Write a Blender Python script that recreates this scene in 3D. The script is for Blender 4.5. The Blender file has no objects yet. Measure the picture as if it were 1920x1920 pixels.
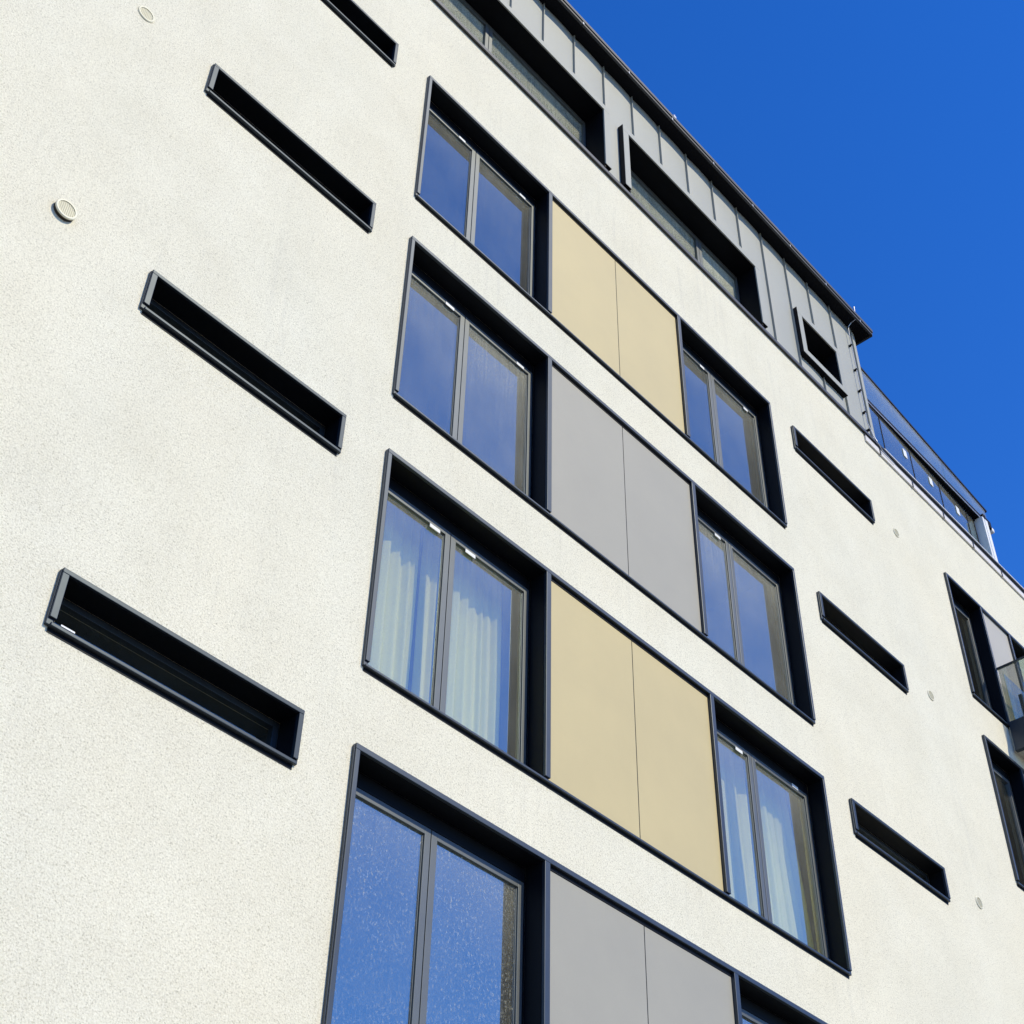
import bpy, math, random
from mathutils import Matrix, Vector
random.seed(7)
S = bpy.context.scene
COL = S.collection

# ------------------------------------------------------------------ mesh helper
class MB:
    def __init__(s): s.v = []; s.f = []
    def box(s, x0, x1, y0, y1, z0, z1):
        n = len(s.v)
        s.v += [(x0,y0,z0),(x1,y0,z0),(x1,y1,z0),(x0,y1,z0),(x0,y0,z1),(x1,y0,z1),(x1,y1,z1),(x0,y1,z1)]
        s.f += [tuple(n+i for i in q) for q in ((0,3,2,1),(4,5,6,7),(0,1,5,4),(1,2,6,5),(2,3,7,6),(3,0,4,7))]
        return s
    def wedge(s, xa, ya, xb, yb, t, z0, z1):
        """upright slab whose front runs in plan from (xa,ya) to (xb,yb), t thick towards +y"""
        n = len(s.v)
        s.v += [(xa,ya,z0),(xb,yb,z0),(xb,yb+t,z0),(xa,ya+t,z0),(xa,ya,z1),(xb,yb,z1),(xb,yb+t,z1),(xa,ya+t,z1)]
        s.f += [tuple(n+i for i in q) for q in ((0,3,2,1),(4,5,6,7),(0,1,5,4),(1,2,6,5),(2,3,7,6),(3,0,4,7))]
        return s
    def quad(s, a, b, c, d):
        n = len(s.v); s.v += [a,b,c,d]; s.f.append((n,n+1,n+2,n+3)); return s
    def disc(s, cx, cz, y, r, seg=32):
        n = len(s.v)
        s.v += [(cx+r*math.cos(2*math.pi*i/seg), y, cz+r*math.sin(2*math.pi*i/seg)) for i in range(seg)]
        s.f.append(tuple(n+i for i in range(seg))); return s
    def ring(s, cx, cz, prof, seg=40):
        """revolve a profile of (radius, y) round the y axis through (cx,cz)"""
        n = len(s.v); m = len(prof)
        for i in range(seg):
            a = 2*math.pi*i/seg
            for r, y in prof: s.v.append((cx+r*math.cos(a), y, cz+r*math.sin(a)))
        for i in range(seg):
            j = (i+1) % seg
            for k in range(m-1):
                s.f.append((n+i*m+k, n+j*m+k, n+j*m+k+1, n+i*m+k+1))
        return s
    def tube(s, pts, r, seg=8):
        n0 = len(s.v); P = [Vector(p) for p in pts]
        for i, p in enumerate(P):
            d = (P[min(i+1,len(P)-1)] - P[max(i-1,0)]).normalized()
            u = d.cross(Vector((0.31,0.2,0.93)))
            if u.length < 1e-3: u = d.cross(Vector((1,0,0)))
            u.normalize(); w = d.cross(u)
            for k in range(seg):
                a = 2*math.pi*k/seg
                s.v.append(tuple(p + u*r*math.cos(a) + w*r*math.sin(a)))
        for i in range(len(P)-1):
            for k in range(seg):
                k2 = (k+1) % seg
                s.f.append((n0+i*seg+k, n0+i*seg+k2, n0+(i+1)*seg+k2, n0+(i+1)*seg+k))
        s.f.append(tuple(n0+k for k in range(seg))); s.f.append(tuple(n0+(len(P)-1)*seg+k for k in range(seg)))
        return s
    def mesh(s, name):
        me = bpy.data.meshes.new(name); me.from_pydata(s.v, [], s.f); me.update(); return me

def part(name, mb, mat, parent=None, loc=(0,0,0), bevel=0, smooth=False):
    me = mb.mesh(name)
    if mat: me.materials.append(mat)
    o = bpy.data.objects.new(name, me); COL.objects.link(o)
    o.location = loc; o.parent = parent
    if bevel:
        b = o.modifiers.new('bevel', 'BEVEL'); b.width = bevel; b.segments = 2; b.limit_method = 'ANGLE'
    if smooth:
        for p in me.polygons: p.use_smooth = True
    return o
def thing(o, label, cat, group=None):
    o['label'] = label; o['category'] = cat
    if group: o['group'] = group
    return o
def copy_tree(o, parent, loc):
    c = o.copy(); COL.objects.link(c); c.parent = parent; c.location = loc
    for ch in [k for k in list(bpy.data.objects) if k.parent == o]:
        copy_tree(ch, c, ch.location.copy())
    return c

# ------------------------------------------------------------------ materials
class NT:
    def __init__(s, name):
        s.m = bpy.data.materials.new(name); s.m.use_nodes = True
        s.t = s.m.node_tree; s.n = s.t.nodes; s.n.clear()
        s.out = s.n.new('ShaderNodeOutputMaterial')
    def new(s, typ, **kw):
        n = s.n.new(typ)
        for k, v in kw.items():
            if k in n.inputs: n.inputs[k].default_value = v
            else: setattr(n, k, v)
        return n
    def link(s, a, b): s.t.links.new(a, b)
    def noise(s, scale, detail=4, rough=.55, vec=None, **kw):
        n = s.new('ShaderNodeTexNoise'); n.inputs['Scale'].default_value = scale
        n.inputs['Detail'].default_value = detail; n.inputs['Roughness'].default_value = rough
        if vec: s.link(vec, n.inputs['Vector'])
        return n.outputs['Fac']
    def ramp(s, fac, stops):
        r = s.new('ShaderNodeValToRGB'); e = r.color_ramp.elements
        while len(e) < len(stops): e.new(.5)
        for q, (p, c) in zip(e, stops):
            q.position = p; q.color = c if len(c) == 4 else (*c, 1)
        s.link(fac, r.inputs['Fac']); return r.outputs['Color']
    def math(s, op, a, b=None):
        n = s.new('ShaderNodeMath', operation=op)
        for i, x in enumerate((a, b)):
            if x is None: continue
            if isinstance(x, (int, float)): n.inputs[i].default_value = x
            else: s.link(x, n.inputs[i])
        return n.outputs[0]
    def mixc(s, fac, a, b, mode='MIX'):
        n = s.new('ShaderNodeMix', data_type='RGBA', blend_type=mode)
        for i, x in ((0, fac), (6, a), (7, b)):
            if isinstance(x, (int, float)): n.inputs[i].default_value = x
            elif isinstance(x, tuple): n.inputs[i].default_value = (*x, 1) if len(x) == 3 else x
            else: s.link(x, n.inputs[i])
        return n.outputs[2]
    def pos(s, scale=(1,1,1)):
        g = s.new('ShaderNodeNewGeometry'); mp = s.new('ShaderNodeMapping')
        mp.inputs['Scale'].default_value = scale
        s.link(g.outputs['Position'], mp.inputs['Vector']); return mp.outputs['Vector']

def mat_render():
    t = NT('rough_render'); P = t.pos()
    grain = t.noise(78, 3, .65, P)
    speck = t.noise(85, 2, .7, P)
    blotch = t.noise(1.1, 5, .6, P)
    cloud = t.noise(.35, 4, .55, t.pos((1,1,.7)))
    streak = t.noise(1, 4, .6, t.pos((9, 9, .45)))
    smask = t.noise(.5, 2, .5, t.pos((1.6,1,.6)))
    c = t.ramp(grain, [(.3, (.625,.585,.457)), (.48, (.818,.772,.612)), (.70, (.928,.885,.724))])
    d = t.ramp(speck, [(.30, (.66,.65,.62)), (.42, (1,1,1))])
    c = t.mixc(1, c, d, 'MULTIPLY')
    c = t.mixc(1, c, t.ramp(blotch, [(.3, (.93,.925,.915)), (.65, (1,1,1))]), 'MULTIPLY')
    c = t.mixc(1, c, t.ramp(cloud, [(.35, (.97,.975,.98)), (.65, (1,.985,.96))]), 'MULTIPLY')
    # rain marks hang below each row of sills
    gz = t.new('ShaderNodeNewGeometry'); sz = t.new('ShaderNodeSeparateXYZ'); t.link(gz.outputs['Position'], sz.inputs[0])
    below = t.ramp(t.math('FRACT', t.math('DIVIDE', t.math('ADD', sz.outputs['Z'], 29.5), 2.95)), [(.74, (0,0,0)), (.99, (1,1,1))])
    fine = t.ramp(t.noise(1, 3, .6, t.pos((17,17,.35))), [(.52, (0,0,0)), (.72, (1,1,1))])
    c = t.mixc(t.math('MULTIPLY', t.math('MULTIPLY', below, fine), .13), c, (.42,.40,.34))
    sf = t.math('MULTIPLY', t.ramp(streak, [(.55, (0,0,0)), (.8, (1,1,1))]), t.ramp(smask, [(.48, (0,0,0)), (.7, (1,1,1))]))
    c = t.mixc(t.math('MULTIPLY', sf, .32), c, (.45,.43,.38))
    b = t.new('ShaderNodeBump', Strength=.65, Distance=.005)
    h = t.math('ADD', t.noise(70, 4, .6, P), t.math('MULTIPLY', t.noise(6, 3, .5, P), .8))
    t.link(h, b.inputs['Height'])
    p = t.new('ShaderNodeBsdfPrincipled', Roughness=.92)
    p.inputs['Specular IOR Level'].default_value = .2
    t.link(c, p.inputs['Base Color']); t.link(b.outputs['Normal'], p.inputs['Normal'])
    t.link(p.outputs[0], t.out.inputs[0]); return t.m

def mat_plain(name, col, rough=.5, metal=0, spec=.5, var=.08, scale=3, bump=0, bscale=60, stretch=(1,1,1), tint=None):
    t = NT(name); P = t.pos(stretch)
    n = t.noise(scale, 5, .6, P)
    lo = tuple(x*(1-var) for x in col); hi = tuple(min(1, x*(1+var)) for x in col)
    c = t.ramp(n, [(.3, lo), (.7, hi)])
    fine = t.noise(140, 2, .5, t.pos())
    c = t.mixc(1, c, t.ramp(fine, [(.3, (.95,.95,.95)), (.7, (1,1,1))]), 'MULTIPLY')
    p = t.new('ShaderNodeBsdfPrincipled', Metallic=metal)
    if tint: p.inputs['Specular Tint'].default_value = (*tint, 1)
    p.inputs['Specular IOR Level'].default_value = spec
    t.link(c, p.inputs['Base Color'])
    t.link(t.math('ADD', t.math('MULTIPLY', n, .12), rough-.06), p.inputs['Roughness'])
    if bump:
        b = t.new('ShaderNodeBump', Strength=bump, Distance=.003)
        t.link(t.noise(bscale, 3, .5, t.pos()), b.inputs['Height']); t.link(b.outputs['Normal'], p.inputs['Normal'])
    t.link(p.outputs[0], t.out.inputs[0]); return t.m

def mat_glass(name, refl=.42, dust=.12, spots=.0, tint=(1,1,.95), dcol=(.57,.56,.47)):
    t = NT(name)
    tr = t.new('ShaderNodeBsdfTransparent'); tr.inputs[0].default_value = (*tint, 1)
    gl = t.new('ShaderNodeBsdfGlossy', Roughness=.015); gl.inputs[0].default_value = (.80,1,.92,1)
    b = t.new('ShaderNodeBump', Strength=.02, Distance=.01)
    t.link(t.noise(2.2, 2, .5, t.pos()), b.inputs['Height']); t.link(b.outputs['Normal'], gl.inputs['Normal'])
    lw = t.new('ShaderNodeLayerWeight', Blend=.35)
    fac = t.math('ADD', t.math('MULTIPLY', lw.outputs['Facing'], .25), refl-.12)
    gb = t.new('ShaderNodeNewGeometry')          # the coating sits on the outer face of the pane
    fac = t.math('MULTIPLY', fac, t.math('SUBTRACT', 1.0, gb.outputs['Backfacing']))
    m1 = t.new('ShaderNodeMixShader'); t.link(fac, m1.inputs[0]); t.link(tr.outputs[0], m1.inputs[1]); t.link(gl.outputs[0], m1.inputs[2])
    df = t.new('ShaderNodeBsdfDiffuse'); df.inputs[0].default_value = (*dcol, 1)
    grime = t.noise(110, 3, .7, t.pos())
    runs = t.noise(1, 4, .6, t.pos((40,40,1.6)))
    cloud = t.noise(1.6, 4, .6, t.pos())
    oi = t.new('ShaderNodeObjectInfo')          # every pane is a little differently soiled
    tc = t.new('ShaderNodeTexCoord'); sx = t.new('ShaderNodeSeparateXYZ'); t.link(tc.outputs['Generated'], sx.inputs[0])
    high = t.math('ADD', t.math('MULTIPLY', t.math('POWER', sx.outputs['Z'], 3), .9), .65)    # more dirt settles under the head
    gr2 = t.ramp(grime, [(.36, (.25,.25,.25)), (.64, (1.5,1.5,1.5))])
    f = t.math('MULTIPLY', t.math('MULTIPLY', gr2, t.math('ADD', t.math('MULTIPLY', runs, .8), cloud)), t.math('MULTIPLY', t.math('MULTIPLY', high, t.math('ADD', t.math('MULTIPLY', oi.outputs['Random'], .7), .65)), dust*1.25))
    if spots:
        sp = t.noise(46, 3, .8, t.pos((1,1,.6)))
        sp = t.ramp(sp, [(.55, (0,0,0)), (.68, (1,1,1))])
        cl = t.ramp(t.noise(2.2, 3, .6, t.pos()), [(.3, (.25,.25,.25)), (.6, (1,1,1))])
        f = t.math('ADD', f, t.math('MULTIPLY', t.math('MULTIPLY', sp, cl), spots))
    m2 = t.new('ShaderNodeMixShader'); t.link(f, m2.inputs[0]); t.link(m1.outputs[0], m2.inputs[1]); t.link(df.outputs[0], m2.inputs[2])
    t.link(m2.outputs[0], t.out.inputs[0]); return t.m

M = {}
M['render'] = mat_render()
M['frame'] = mat_plain('anthracite_metal', (.016,.021,.030), .44, 0, .85, .12, 4, tint=(.80,.91,1))
M['slit'] = mat_plain('slit_frame_metal', (.018,.023,.031), .47, 0, .55, .15, 4, tint=(.72,.87,1))
M['sash'] = mat_plain('sash_aluminium', (.095,.10,.098), .45, 0, .8, .06, 3, tint=(.85,.95,1))
M['reveal'] = mat_plain('reveal_metal', (.004,.005,.008), .5, 0, .18, .2, 2)  # frame metal made near-black, recess shade put into its colour
M['beige'] = mat_plain('beige_panel', (.585,.478,.248), .55, 0, .35, .035, 1.2)
M['grey'] = mat_plain('grey_panel', (.385,.362,.297), .55, 0, .35, .035, 1.2)
M['palegrey'] = mat_plain('pale_grey_panel', (.48,.45,.385), .55, 0, .35, .035, 1.2)
M['zinc'] = mat_plain('zinc_sheet', (.365,.37,.325), .55, 0, .4, .04, 1.5, .12, 4, (1,1,.4))
M['zincdark'] = mat_plain('dark_zinc_trim', (.05,.054,.06), .45, .2, .5, .12, 3)
M['eave'] = mat_plain('eave_metal', (.004,.004,.006), .55, 0, .12, .12, 3)
M['cap'] = mat_plain('cream_coping', (.74,.70,.64), .5, 0, .4, .05, 2)
M['white'] = mat_plain('white_paint', (.82,.82,.80), .5, 0, .4, .03, 3)
M['vent'] = mat_plain('cream_plastic', (.80,.75,.56), .5, 0, .4, .04, 8)
M['grille'] = mat_plain('vent_grille', (.68,.635,.46), .6, 0, .3, .08, 8)
M['collar'] = mat_plain('vent_collar', (.05,.042,.032), .8, 0, .2, .1, 8)
M['curtain'] = mat_plain('curtain_cloth', (.97,.94,.38), .9, 0, .1, .03, 5)
M['inside'] = mat_plain('room_plaster', (.16,.16,.15), .9, 0, .2, .1, 1)
M['steel'] = mat_plain('galvanised_steel', (.55,.57,.60), .35, .6, .5, .08, 6)
M['ground'] = mat_plain('paving', (.17,.16,.145), .9, 0, .2, .15, .8, .3, 20)
M['glass'] = mat_glass('window_glass', .43, .125)
M['glass_hazy'] = mat_glass('hazy_window_glass', .43, .17)
M['glass_dirty'] = mat_glass('dirty_window_glass', .45, .10, .40)
M['glass_attic'] = mat_glass('attic_glass', .3, .52, 0, (.97,1,.95), (.52,.53,.43))
M['glass_dark'] = mat_glass('shaded_window_glass', .22, .018)
M['glass_guard'] = mat_glass('guard_glass', .30, .14, 0, (.86,.89,.80))
M['glass_clear'] = mat_glass('clear_glass', .52, .09)

# ------------------------------------------------------------------ setting: ground
GZ = -8.2
gm = MB(); gm.quad((-1500,-1500,0),(1500,-1500,0),(1500,1500,0),(-1500,1500,0))
g = part('ground', gm, M['ground'], None, (0,0,GZ)); g['kind'] = 'structure'

# ------------------------------------------------------------------ building
B = bpy.data.objects.new('apartment_building', None); COL.objects.link(B); B.location = (0,0,GZ)
thing(B, 'cream rendered apartment building with dark framed window bands and grey zinc attic', 'building')
def L(x, y, z): return (x, y, z-GZ)

ZB = [5.9, 2.95, 0.0, -2.95]
XL, XR = -2.045, 4.505
ZS, ZO = 2.222, 2.268             # soffit edge and outer top above the storey's sill line
WALL_Y = .04
X0, X1, YB = -14.0, 14.6, 11.0
ZTOP = 9.82
MUL_L, MUL_R = -1.075, 3.41

# openings in the front wall
holes = []
for zb in ZB:
    holes.append((XL+.02, -.015, zb+.015, zb+ZS+.02))
    holes.append((2.466, XR-.02, zb+.015, zb+ZS+.02))
    holes.append((-4.50, -2.55, zb+1.865, zb+2.245))
    holes.append((5.065, 7.01, zb+1.865, zb+2.245))
for zb in ZB[:3]:
    holes.append((9.135, 10.155, zb+.015, zb+ZS+.02))
    holes.append((11.08, 12.93, zb+.015, zb+ZS+.02))
xs = sorted({X0, X1} | {h[0] for h in holes} | {h[1] for h in holes})
zs = sorted({GZ-.3, ZTOP} | {h[2] for h in holes} | {h[3] for h in holes})
wm = MB(); y0, y1 = WALL_Y, .34
def inhole(i, j):
    if i < 0 or j < 0 or i >= len(xs)-1 or j >= len(zs)-1: return None
    cx, cz = (xs[i]+xs[i+1])/2, (zs[j]+zs[j+1])/2
    return any(a < cx < b and c < cz < d for a, b, c, d in holes)
vid = {}
def V(x, y, z):
    k = (round(x,5), y, round(z,5))
    if k not in vid: vid[k] = len(wm.v); wm.v.append((x, y, z))
    return vid[k]
for i in range(len(xs)-1):
    for j in range(len(zs)-1):
        a, b, c, d = xs[i], xs[i+1], zs[j], zs[j+1]
        if inhole(i, j): continue
        wm.f.append((V(a,y0,c), V(b,y0,c), V(b,y0,d), V(a,y0,d)))
        wm.f.append((V(b,y1,c), V(a,y1,c), V(a,y1,d), V(b,y1,d)))
        for (ii, jj, p, q) in ((i-1,j,(a,c),(a,d)), (i+1,j,(b,d),(b,c)), (i,j-1,(b,c),(a,c)), (i,j+1,(a,d),(b,d))):
            if inhole(ii, jj) is not False:
                wm.f.append((V(p[0],y0,p[1]), V(q[0],y0,q[1]), V(q[0],y1,q[1]), V(p[0],y1,p[1])))
# side and rear walls
wm.box(X0, X0+.3, y1, YB, GZ-.3, ZTOP); wm.box(X1-.3, X1, y1, YB, GZ-.3, ZTOP); wm.box(X0+.3, X1-.3, YB-.3, YB, GZ-.3, ZTOP)
part('wall', wm, M['render'], B, L(0,0,0))

# rooms behind the windows: floors, ceilings, back wall
im = MB()
for z in (-8.8, -5.6, -2.65-.6, .0-.3, 2.65, 5.6, 8.5):
    im.box(X0+.3, X1-.3, y1, 3.4, z-.12, z+.18)
im.box(X0+.3, X1-.3, 3.4, 3.6, GZ, ZTOP-.1)
for x in (-8, -2.3, 4.75, 8.6): im.box(x, x+.15, y1, 3.4, GZ, 9.4)
part('interior', im, M['inside'], B, L(0,0,0))

# ---- one casement window (origin: lower left of its opening, front plane of the surround)
def window(x0, x1, xm, H, glassmat, stickers):
    """x0..x1 clear opening, xm mullion centre (None: one casement); local x from x0"""
    w = x1-x0; f = MB()
    yf, yb = .205, .27
    f.box(0, .022, yf, yb, .03, H); f.box(w-.022, w, yf, yb, .03, H)
    f.box(.022, w-.022, yf, yb, H-.12, H); f.box(.022, w-.022, yf, yb, .03, .07)
    # small weather lip on the head
    f.box(.022, w-.022, yf-.012, yf, H-.135, H-.118)
    root = part('window', f, M['reveal'], B, bevel=.003)
    m = None if xm is None else xm-x0
    spans = [(.024, m-.004), (m+.004, w-.024)] if m else [(.024, w-.024)]
    for a, b in spans:
        s = MB(); st = .062
        s.box(a, a+st, .198, .262, .072, H-.137); s.box(b-st, b, .198, .262, .072, H-.137)
        s.box(a+st, b-st, .198, .262, H-.199, H-.137); s.box(a+st, b-st, .198, .262, .072, .135)
        # glazing bead
        for (p, q, r, u) in ((a+st, a+st+.008, .135, H-.199), (b-st-.008, b-st, .135, H-.199)):
            s.box(p, q, .213, .25, r, u)
        part('casement', s, M['sash'], root, bevel=.003)
        g = MB().box(a+st-.004, b-st+.004, .219, .237, .131, H-.195)
        part('pane', g, glassmat, root)
    for (sx, sz, sw) in stickers:
        s = MB().box(sx-x0-sw/2, sx-x0+sw/2, .192, .1975, sz-.019, sz+.019)
        part('sticker', s, M['white'], root)
    return root

# ---- the four bands: surround, two windows, two infill panels
def surround():
    s = MB(); W = XR-XL
    s.box(0, W, 0, .2, ZS, ZO)                        # head
    s.box(0, .042, 0, .2, .046, ZS)                   # left jamb
    s.box(W-.036, W, 0, .2, .046, ZS)                 # right jamb
    for xc in (0.0, 2.481):
        s.box(xc-XL-.031, xc-XL+.031, 0, .2, .04, ZS)
    s.box(.012, W-.012, .006, .2, 0, .022)           # sill
    s.box(.03, W-.03, .02, .2, .022, .034)
    s.box(-.006, .03, .014, .04, .006, ZO-.01)        # edge flange against the render
    s.box(W-.03, W+.006, .014, .04, .006, ZO-.01)
    return s
band0 = part('window_surround', surround(), M['frame'], B, L(XL, 0, ZB[0]), bevel=.004)
W = XR-XL
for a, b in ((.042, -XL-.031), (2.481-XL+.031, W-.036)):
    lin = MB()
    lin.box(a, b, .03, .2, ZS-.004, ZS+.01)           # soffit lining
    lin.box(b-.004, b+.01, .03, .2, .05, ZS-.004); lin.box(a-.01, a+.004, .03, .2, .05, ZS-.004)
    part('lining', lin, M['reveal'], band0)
part('panel_shade_strip', MB().box(.033-XL, 2.448-XL, .030, .056, ZS-.035, ZS-.001), M['reveal'], band0)  # dark strip imitates the shade under the head along the panel tops
part('joint', MB().box(1.225-XL, 1.255-XL, .0385, .052, .042, ZS-.038), M['reveal'], band0)
part('sill_shade_strip', MB().box(.014, W-.014, .035, .042, -.030, -.001), M['reveal'], band0)  # near-black strip on the render stands in for shade below the sill
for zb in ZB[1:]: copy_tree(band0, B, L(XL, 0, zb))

for k, zb in enumerate(ZB):
    H = ZS
    gm_ = M[('glass', 'glass_hazy', 'glass', 'glass_dirty')[k]]
    zst = 2.01
    stL = {0: [(-1.31, zst+.03, .10), (-.285, zst+.03, .10)], 1: [(-1.30, zst+.02, .12), (-.25, zst+.03, .11)],
           2: [(-1.275, zst-.01, .125), (-.83, zst-.005, .125)], 3: []}[k]
    stR = {0: [(3.21, zst+.015, .09), (4.17, zst-.01, .09)], 1: [(3.18, zst-.01, .11)],
           2: [(3.18, zst-.005, .12), (4.20, zst+.055, .11)], 3: []}[k]
    xa, xb = XL+.042, -.031
    window(xa, xb, MUL_L, H, gm_, stL).location = L(xa, 0, zb)
    xa, xb = 2.481+.031, XR-.036
    window(xa, xb, MUL_R, H, gm_, stR).location = L(xa, 0, zb)
    mt = M['beige'] if k in (0, 2) else M['grey']
    for a, b in ((.036, 1.235), (1.245, 2.445)):
        p = part('infill_panel', MB().box(a, b, .035, .06, .04, ZS-.036), mt, B, L(0, 0, zb), bevel=.002)
        p['label'] = 'beige infill panel' if k in (0, 2) else 'grey infill panel'

# ---- slit windows
def slit():
    f = MB(); w, h = 1.985, .438; t = .05
    f.box(0, w, 0, .2, h-.036, h); f.box(0, t, 0, .2, .055, h-.036); f.box(w-.042, w, 0, .2, .04, h-.036)
    f.box(.022, w-.014, .002, .2, 0, .026); f.box(.03, w-.03, .018, .2, .026, .038)
    f.box(-.008, t-.01, .016, .04, .006, h-.01); f.box(w-.03, w+.008, .016, .04, .01, h-.01)
    o = part('slit_window', f, M['slit'], B, bevel=.004)
    l = MB(); l.box(t, w-.042, .02, .2, h-.04, h-.02); l.box(t-.01, t+.004, .03, .2, .05, h-.04); l.box(w-.046, w-.03, .03, .2, .05, h-.04)
    part('lining', l, M['reveal'], o)
    part('sill_shade_strip', MB().box(.024, w-.016, .035, .042, -.032, -.001), M['reveal'], o)  # sill shade added as a thin black strip
    s = MB(); a, b = .052, w-.044
    s.box(a, a+.05, .205, .26, .04, h-.041); s.box(b-.05, b, .205, .26, .04, h-.041)
    s.box(a+.05, b-.05, .205, .26, h-.09, h-.041); s.box(a+.05, b-.05, .205, .26, .04, .09)
    part('casement', s, M['frame'], o, bevel=.002)
    part('pane', MB().box(a+.045, b-.045, .232, .25, .085, h-.085), M['glass_dark'], o)
    return o
s0 = slit(); s0.location = L(-4.52, 0, ZB[0]+1.835)
for zb in ZB[1:3]: copy_tree(s0, B, L(-4.52, 0, zb+1.835))
low = copy_tree(s0, B, L(-4.52, 0, ZB[3]+1.835))
part('sticker', MB().box(.10, .20, .03, .036, .052, .064), M['white'], low)
for zb in ZB: copy_tree(s0, B, L(5.044, 0, zb+1.822))

# ---- far right bands (window, pale panel, window) and balcony
def far_surround():
    s = MB(); W = 3.84
    s.box(0, W, 0, .2, ZS, ZO); s.box(0, .04, 0, .2, .046, ZS); s.box(W-.04, W, 0, .2, .046, ZS)
    s.box(1.03, 1.07, 0, .2, .04, ZS); s.box(1.935, 1.98, 0, .2, .04, ZS)
    s.box(.012, W-.012, .006, .2, 0, .022); s.box(.03, W-.03, .02, .2, .022, .034)
    return s
fx = 9.11
f0 = part('window_surround', far_surround(), M['frame'], B, L(fx, 0, ZB[0]), bevel=.004)
for a, b in ((.04, 1.03), (1.98, 3.80)):
    l = MB()
    l.box(a, b, .03, .2, ZS-.004, ZS+.01); l.box(b-.004, b+.01, .03, .2, .05, ZS-.004); l.box(a-.01, a+.004, .03, .2, .05, ZS-.004)
    part('lining', l, M['reveal'], f0)
part('sill_shade_strip', MB().box(.014, 3.82, .035, .042, -.030, -.001), M['reveal'], f0)  # same black strip imitating the shade under this sill
for zb in ZB[1:3]: copy_tree(f0, B, L(fx, 0, zb))
for zb in ZB[:3]:
    window(fx+.04, fx+1.03, None, ZS, M['glass_dark'], [(fx+.33, 2.045, .11)]).location = L(fx+.04, 0, zb)
    window(fx+1.98, fx+3.80, fx+2.9, ZS, M['glass_clear'], []).location = L(fx+1.98, 0, zb)
    p = part('infill_panel', MB().box(fx+1.075, fx+1.93, .035, .06, .04, ZS-.002), M['palegrey'], B, L(0, 0, zb), bevel=.002)
    p['label'] = 'pale grey infill panel'

bs = MB(); bs.box(10.16, 14.2, -.57, .04, 5.50, 5.93)
bal = part('balcony', bs, M['render'], B, L(0,0,0))
cl = MB(); cl.box(10.11, 10.16, -.62, .0, 5.49, 5.95); cl.box(10.16, 14.2, -.62, -.57, 5.49, 5.95)
cl.box(10.095, 10.17, -.63, .0, 5.455, 5.49)
part('fascia', cl, M['frame'], bal)
part('railing_glass', MB().box(10.135, 10.15, -.57, -.03, 5.96, 6.90), M['glass_clear'], bal)
part('railing_glass', MB().box(10.16, 14.2, -.585, -.57, 5.96, 6.90), M['glass_clear'], bal)
part('railing_glass', MB().box(10.20, 12.9, -.075, -.06, 5.96, 6.84), M['glass_clear'], bal)
hr = MB(); hr.box(10.125, 10.16, -.57, -.01, 6.902, 6.93); hr.box(10.125, 14.2, -.605, -.57, 6.902, 6.93)
part('handrail', hr, M['frame'], bal)
for yy in (-.22,):
    part('post', MB().box(10.16, 10.21, yy-.05, yy, 5.93, 6.36), M['frame'], bal)

# ---- round wall vents
def vent(cx, cz, r, depth):
    y = WALL_Y-depth
    v = MB().ring(0, 0, [(r*.9, y+.012), (r, y+.012), (r, y+.006), (r-.006, y), (r*.80, y), (r*.79, y+.004), (r*.79, y+.009)])
    o = part('vent', v, M['vent'], B, L(cx, 0, cz), smooth=False)
    part('collar', MB().ring(0, 0, [(r*.965, WALL_Y+.003), (r*.965, y+.0125)]), M['collar'], o)
    gr = MB().disc(0, 0, y+.008, r*.80, 32)
    n = 9
    for i in range(n):
        x = (i+.5)/n*2*r*.78-r*.78; hh = math.sqrt(max(0, (r*.77)**2-x*x))
        gr.box(x-.004, x+.003, y+.004, y+.0078, -hh, hh)
    part('grille', gr, M['grille'], o)
vent(-5.29, 2.225, .090, .040); vent(-5.236, 5.13, .084, .012)
vent(7.72, 8.03, .078, .012); vent(7.73, 5.13, .078, .012); vent(7.86, 2.17, .078, .012)

# ------------------------------------------------------------------ attic
AY = .10; AX1 = 7.84; ZE = 12.62; AX0 = -10.4
boxes = [(-2.13, 1.213, 9.98, 11.40), (1.51, 4.765, 9.98, 11.40), (5.755, 6.95, 10.32, 11.36)]
wb = boxes + [(-5.77, -2.43, 9.98, 11.40), (-9.41, -6.07, 9.98, 11.40)]
seams = [1.863+.647*n for n in range(-19, 10)]
cm = MB()
edges = [AX0] + seams + [AX1]
def bulge(x):
    for a, b in zip(edges, edges[1:]):
        if a <= x <= b:
            u = (x-a)/(b-a); return .013*(4*u*(1-u))**.7
    return 0
NS = 10
for a, b in zip(edges, edges[1:]):
    cuts = sorted({a, b} | {a+(b-a)*i/NS for i in range(NS+1)} | {q for w in wb for q in (w[0]+.02, w[1]-.02) if a < q < b})
    for p, q in zip(cuts, cuts[1:]):
        if q-p < 1e-4: continue
        c = (p+q)/2; rng = [(9.9, ZE)]
        for w in wb:
            if w[0] < c < w[1]:
                rng = [(w[3]-.02, ZE)] + ([(9.9, w[2]+.02)] if w[2] > 10.1 else [])
        for r0, r1 in rng:
            cm.quad((p, AY-bulge(p), r0), (q, AY-bulge(q), r0), (q, AY-bulge(q), r1), (p, AY-bulge(p), r1))
for x in seams:
    rng = [(9.93, ZE)]
    for w in wb:
        if w[0]-.01 < x < w[1]+.01:
            rng = [(w[3]+.004, ZE)] + ([(9.93, w[2]-.004)] if w[2] > 10.1 else [])
    for r0, r1 in rng: cm.box(x-.005, x+.005, AY-.034, AY+.01, r0, r1)
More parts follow.
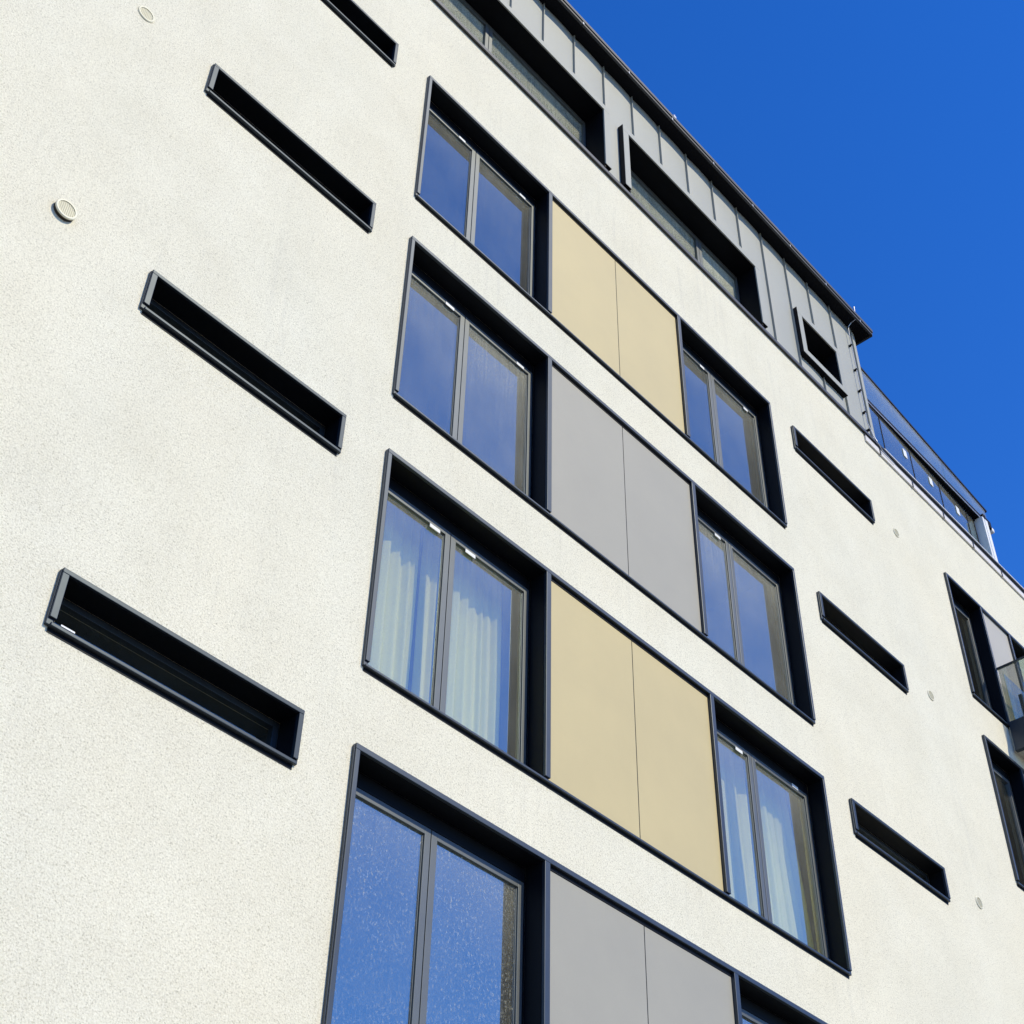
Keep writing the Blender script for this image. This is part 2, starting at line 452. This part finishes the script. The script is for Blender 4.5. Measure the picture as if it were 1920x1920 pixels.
# return wall and rear of the attic
cm.box(AX1-.02, AX1, AY+.002, 7.5, 9.9, ZE); cm.box(AX0, AX0+.02, AY+.002, 7.5, 9.9, ZE)
cm.box(AX0, AX1, 7.5, 7.52, 9.9, ZE)
attic = part('attic_cladding', cm, M['zinc'], B, L(0,0,0))
fl = MB(); fl.box(AX0, 7.66, .006, AY+.05, ZTOP+.004, ZTOP+.045); fl.box(AX0, 7.66, .0, .02, ZTOP-.03, ZTOP+.004)
fl.box(AX0, AX1, .05, AY+.02, ZTOP+.045, 9.93)
part('flashing', fl, M['zincdark'], attic)

def attic_window(w, xm, sill):
    x0, x1, z0, z1 = w; t = .12; f = MB()
    f.box(x0, x1, 0, .36, z1-t, z1)
    f.box(x0, x0+t, 0, .36, z0, z1-t); f.box(x1-t, x1, 0, .36, z0, z1-t)
    if sill: f.box(x0+t, x1-t, 0, .36, z0, z0+t)
    o = part('attic_window', f, M['zinc'], B, L(0,0,0), bevel=.004)
    l = MB(); a, b = x0+t, x1-t; zt = z1-t
    zb_ = z0+t if sill else 9.93
    l.box(a, b, .02, .37, zt-.004, zt+.02); l.box(b-.004, b+.02, .02, .37, zb_, zt-.004); l.box(a-.02, a+.004, .02, .37, zb_, zt-.004)
    # near-black plates put shade on the outer cheek and underside
    l.box(x0-.003, x0+.01, .004, AY+.04, z0, z1); l.box(x0-.003, x0+t, .004, AY-.002, z0-.004, z0+.01); l.box(x1-t, x1, .004, AY-.002, z0-.004, z0+.01)
    if sill: l.box(x0+t, x1-t, .004, AY-.002, z0-.004, z0+.01)
    part('lining', l, M['eave'], o)
    g = MB()
    zb_ = z0+t if sill else 9.90
    g.box(a+.004, a+.05, .33, .40, zb_, zt-.005); g.box(b-.05, b-.004, .33, .40, zb_, zt-.005)
    g.box(a+.05, b-.05, .33, .40, zt-.09, zt-.005)
    if xm:
        g.box(xm-.065, xm-.004, .325, .40, zb_, zt-.09); g.box(xm+.004, xm+.065, .325, .40, zb_, zt-.09)
        if not sill: g.box(x0+t*0+.1, x1-.1, .03, .33, 9.905, 9.93)
    part('casement', g, M['sash'] if not sill else M['frame'], o, bevel=.003)
    for p, q in ([(a+.045, xm-.06), (xm+.06, b-.045)] if xm else [(a+.045, b-.045)]):
        part('pane', MB().box(p, q, .362, .38, zb_, zt-.085), M['glass_attic'] if not sill else M['glass'], o)
attic_window(boxes[0], -.86, False); attic_window(boxes[1], 3.66, False); attic_window(boxes[2], None, True)
attic_window(wb[3], -3.6, False); attic_window(wb[4], -8.0, False)

rm = MB(); rm.box(AX0-.3, 8.03, -.10, 7.8, ZE, ZE+.10)
roof = part('roof', rm, M['eave'], B, L(0,0,0))
gt = MB(); xj = [AX0-.3+1.02*i for i in range(19)] + [8.05]
for a, b in zip(xj, xj[1:]):
    if b-a > .02: gt.box(a+.004, b-.004, -.135, -.1, ZE-.004, ZE+.05)
gt.box(AX0-.3, 8.05, -.15, -.1, ZE+.052, ZE+.12)
gt.box(8.03, 8.07, -.12, 7.8, ZE-.004, ZE+.12)
part('gutter', gt, M['zincdark'], roof)
for x in xj[7:-1]:
    part('gutter_joint', MB().box(-.012, .012, -.142, -.136, ZE-.006, ZE+.05), M['steel'], roof, (x,0,0))

# ------------------------------------------------------------------ terrace end, right of the attic
cp = MB()
zc = 9.62
xj2 = [7.70 + .945*i for i in range(9)]
xj2 = [7.30] + [x for x in xj2 if x < X1] + [X1]
for a, b in zip(xj2, xj2[1:]): cp.box(a+.005, b-.005, .012, .04, zc, zc+.115)
coping = part('coping', cp, M['cap'], B, L(0,0,0), bevel=.003)
cq = MB(); cq.box(7.3, X1, .018, .05, zc+.118, zc+.155); cq.box(7.6, X1, .0, .34, 9.824, 9.85)
part('drip_edge', cq, M['zincdark'], coping)
ce = MB(); ce.box(7.86, X1, -.004, .03, 9.852, 9.87)
part('lip', ce, M['white'], coping)
for x in xj2[1:-1]:
    part('clip', MB().box(-.012, .012, .002, .012, zc-.01, zc+.13), M['zincdark'], coping, (x,0,0))

def TY(x): return .145+.024*(x-8.0)          # the terrace glazing runs slightly askew
tw = MB(); TX0, TX1 = 7.86, 11.47
for x in (TX0, 8.22, 9.19, 10.16, 11.12, 11.40):
    tw.wedge(x, TY(x)-.006, x+.022, TY(x)-.006, .05, 9.85, 10.95)
tw.wedge(TX0, TY(TX0)-.008, TX1, TY(TX1)-.008, .06, 10.985, 11.02)
tf = part('terrace_window', tw, M['reveal'], B, L(0,0,0))
for a, b in ((TX0, 8.22), (8.22, 9.19), (9.19, 10.16), (10.16, 11.12), (11.12, 11.40)):
    part('pane', MB().wedge(a+.03, TY(a), b+.004, TY(b), .018, 9.85, 10.985), M['glass_clear'], tf)
for x in (8.93, 9.78, 10.70):
    part('sticker', MB().wedge(x, TY(x)-.012, x+.11, TY(x)-.010, .006, 10.63, 10.80), M['white'], tf)
sl = MB(); sl.box(7.86, 11.56, .13, 3.0, 11.03, 11.14)
slab = part('terrace_roof', sl, M['eave'], B, L(0,0,0))
part('edge_strip', MB().box(7.86, 11.56, .12, .13, 11.028, 11.045), M['steel'], slab)
def GYf(x): return .125+.036*(x-7.86)
gx = (7.86, 10.62, 12.25)
for a, b in zip(gx, gx[1:]):
    part('guard_glass', MB().wedge(a+.006, GYf(a), b-.006, GYf(b), .018, 11.14, 11.83), M['glass_guard'], slab)
part('handrail', MB().wedge(7.86, GYf(7.86)-.012, 12.32, GYf(12.32)-.012, .045, 11.832, 11.875), M['reveal'], slab)
eb = MB(); eb.box(11.57, 11.86, .10, .30, 10.99, 11.15); eb.box(11.72, 11.80, .14, .2, 11.15, 11.30)
part('corner_bracket', eb, M['eave'], slab, bevel=.006)
part('end_clamp', MB().box(11.862, 11.95, .10, .24, 10.96, 11.05), M['white'], slab, bevel=.02)
pm = MB(); pm.box(11.47, 11.53, .08, .5, 9.851, 11.02); pm.box(11.56, 11.66, .08, .5, 9.851, 11.02); pm.box(11.53, 11.56, .10, .5, 9.851, 11.02)
part('pier', pm, M['white'], B, L(0,0,0))

# ------------------------------------------------------------------ things on the building
wire = MB().tube([(7.56,-.12,12.70),(7.555,-.10,12.60),(7.545,-.02,12.57),(7.53,.03,12.50),(7.535,.042,12.3),(7.53,.04,11.2),(7.53,.04,10.2),(7.56,.0,9.9),(7.60,-.02,9.80),(7.75,-.012,9.72),(8.1,-.006,9.70)], .007)
lw_ = bpy.data.objects.new('lightning_conductor', None); COL.objects.link(lw_); lw_.location = (7.53, .04, 9.85)
thing(lw_, 'thin grey lightning conductor wire clipped down the right end of the zinc attic', 'lightning rod')
wo = part('wire', wire, M['steel'], lw_, (-7.53,-.04,-9.85))
for z in (12.05, 11.45, 10.95, 10.45, 10.05):
    part('clip', MB().box(7.518, 7.548, .03, .085, z-.016, z+.016), M['eave'], lw_, (-7.53,-.04,-9.85))
part('rod', MB().tube([(7.56,-.12,12.68),(7.56,-.12,12.80),(7.57,-.12,12.93)], .014), M['steel'], lw_, (-7.53,-.04,-9.85))
cl2 = part('roof_clamp', MB().box(-.03,.03,-.02,.02,0,.05).tube([(0,0,.04),(.02,0,.10)], .012), M['steel'], None, (2.62,-.13,12.74))
thing(cl2, 'small pale metal clamp on the gutter above the second attic window', 'clamp')

def curtain(name, x0, x1, yc, z0, z1, folds, amp, label, lean=0, seed=1, spread=0):
    rnd = random.Random(seed); m = MB(); n = folds*14; rows = 10
    ph = [rnd.uniform(.65, 1.35) for _ in range(folds+2)]
    cum = [0]
    for p in ph[:folds]: cum.append(cum[-1]+p)
    am = [rnd.uniform(.6, 1.25) for _ in range(folds+2)]
    def yat(u):
        s = u*cum[-1]
        for i in range(folds):
            if cum[i] <= s <= cum[i+1]+1e-9:
                q = (s-cum[i])/ph[i]
                return -amp*am[i]*(max(0,math.sin(math.pi*q))**.8) + amp*.3*math.sin(6.28*q*2+i)*.25
        return 0
    for r in range(rows+1):
        w = r/rows; z = z1+(z0-z1)*w
        for i in range(n+1):
            u = i/n
            x = x0+(x1-x0)*u + lean*w*u + spread*w*(u-.5)
            m.v.append((x, yc+yat(u)*(.75+.35*w)+.006*math.sin(9*u+5*w), z))
    for r in range(rows):
        for i in range(n):
            a = r*(n+1)+i; m.f.append((a, a+1, a+n+2, a+n+1))
    o = part(name, m, M['curtain'], None, (0,0,0), smooth=True)
    for v in o.data.vertices: v.co -= Vector((x0, yc, z0))
    o.location = (x0, yc, z0)
    sd = o.modifiers.new('thick', 'SOLIDIFY'); sd.thickness = .004
    thing(o, label, 'curtain', 'pale curtains behind the window panes')
    return o
curtain('curtain', -2.0, -1.16, .52, .05, 2.45, 7, .075, 'pale curtain filling the left pane of the left curtained window beside the beige panel', seed=3)
curtain('curtain', -1.10, -.10, .52, .05, 2.45, 9, .07, 'pale pleated curtain behind the right pane of the left curtained window', seed=5)
curtain('curtain', 2.95, 3.72, .52, .05, 2.45, 4, .085, 'loose curtain folds behind the left pane of the right curtained window', seed=8)
curtain('curtain', 3.80, 4.42, .50, .05, 2.45, 6, .06, 'pale curtain flaring out behind the right pane of the right curtained window', lean=.25, seed=11)

# ------------------------------------------------------------------ light
to_sun = Vector((.28, -1.0, .88)).normalized()
el = math.asin(to_sun.z); rot = math.atan2(to_sun.x, to_sun.y)
sd = bpy.data.lights.new('sun', 'SUN'); sd.energy = 2.7; sd.angle = math.radians(.5); sd.color = (1, .905, .68)
so = bpy.data.objects.new('sun', sd); COL.objects.link(so); so.location = (3,-10,20)
so.rotation_euler = (-to_sun).to_track_quat('-Z', 'Y').to_euler()
w = bpy.data.worlds.new('World'); S.world = w; w.use_nodes = True
n = w.node_tree.nodes; lk = w.node_tree.links
sk = n.new('ShaderNodeTexSky'); sk.sky_type = 'NISHITA'; sk.sun_disc = False
sk.sun_elevation = el; sk.sun_rotation = rot; sk.altitude = 0; sk.air_density = 1.15; sk.dust_density = .0; sk.ozone_density = 8.0
hs = n.new('ShaderNodeHueSaturation'); hs.inputs['Saturation'].default_value = 1.22; hs.inputs['Hue'].default_value = .515
lk.new(sk.outputs[0], hs.inputs['Color']); lk.new(hs.outputs[0], n['Background'].inputs[0])
n['Background'].inputs[1].default_value = .15

# ------------------------------------------------------------------ camera (solved from the facade)
Rm = Matrix(((0.6695760732185166, -0.7424578104499636, 0.0205981036777067),
             (0.5162754984519501, 0.4453009390169395, -0.7315508754753988),
             (0.5339733063285675, 0.5004632588037584, 0.6814756303170788)))
Tm = Vector((0.29361744431490006, 2.1752678348733623, 11.958848951716245))
Cw = -(Rm.transposed() @ Tm)
rotm = Rm.transposed() @ Matrix(((1,0,0),(0,-1,0),(0,0,-1)))
cam = bpy.data.cameras.new('camera'); co = bpy.data.objects.new('camera', cam); COL.objects.link(co)
co.matrix_world = Matrix.Translation(Cw) @ rotm.to_4x4()
cam.sensor_width = 36; cam.sensor_fit = 'HORIZONTAL'; cam.lens = 2774.027887421674/1920*36
cam.clip_start = .1; cam.clip_end = 4000
S.camera = co
vs = S.view_settings; vs.view_transform = 'Standard'; vs.look = 'None'; vs.gamma = 1; vs.exposure = .5
S.cycles.max_bounces = 10; S.cycles.transparent_max_bounces = 16
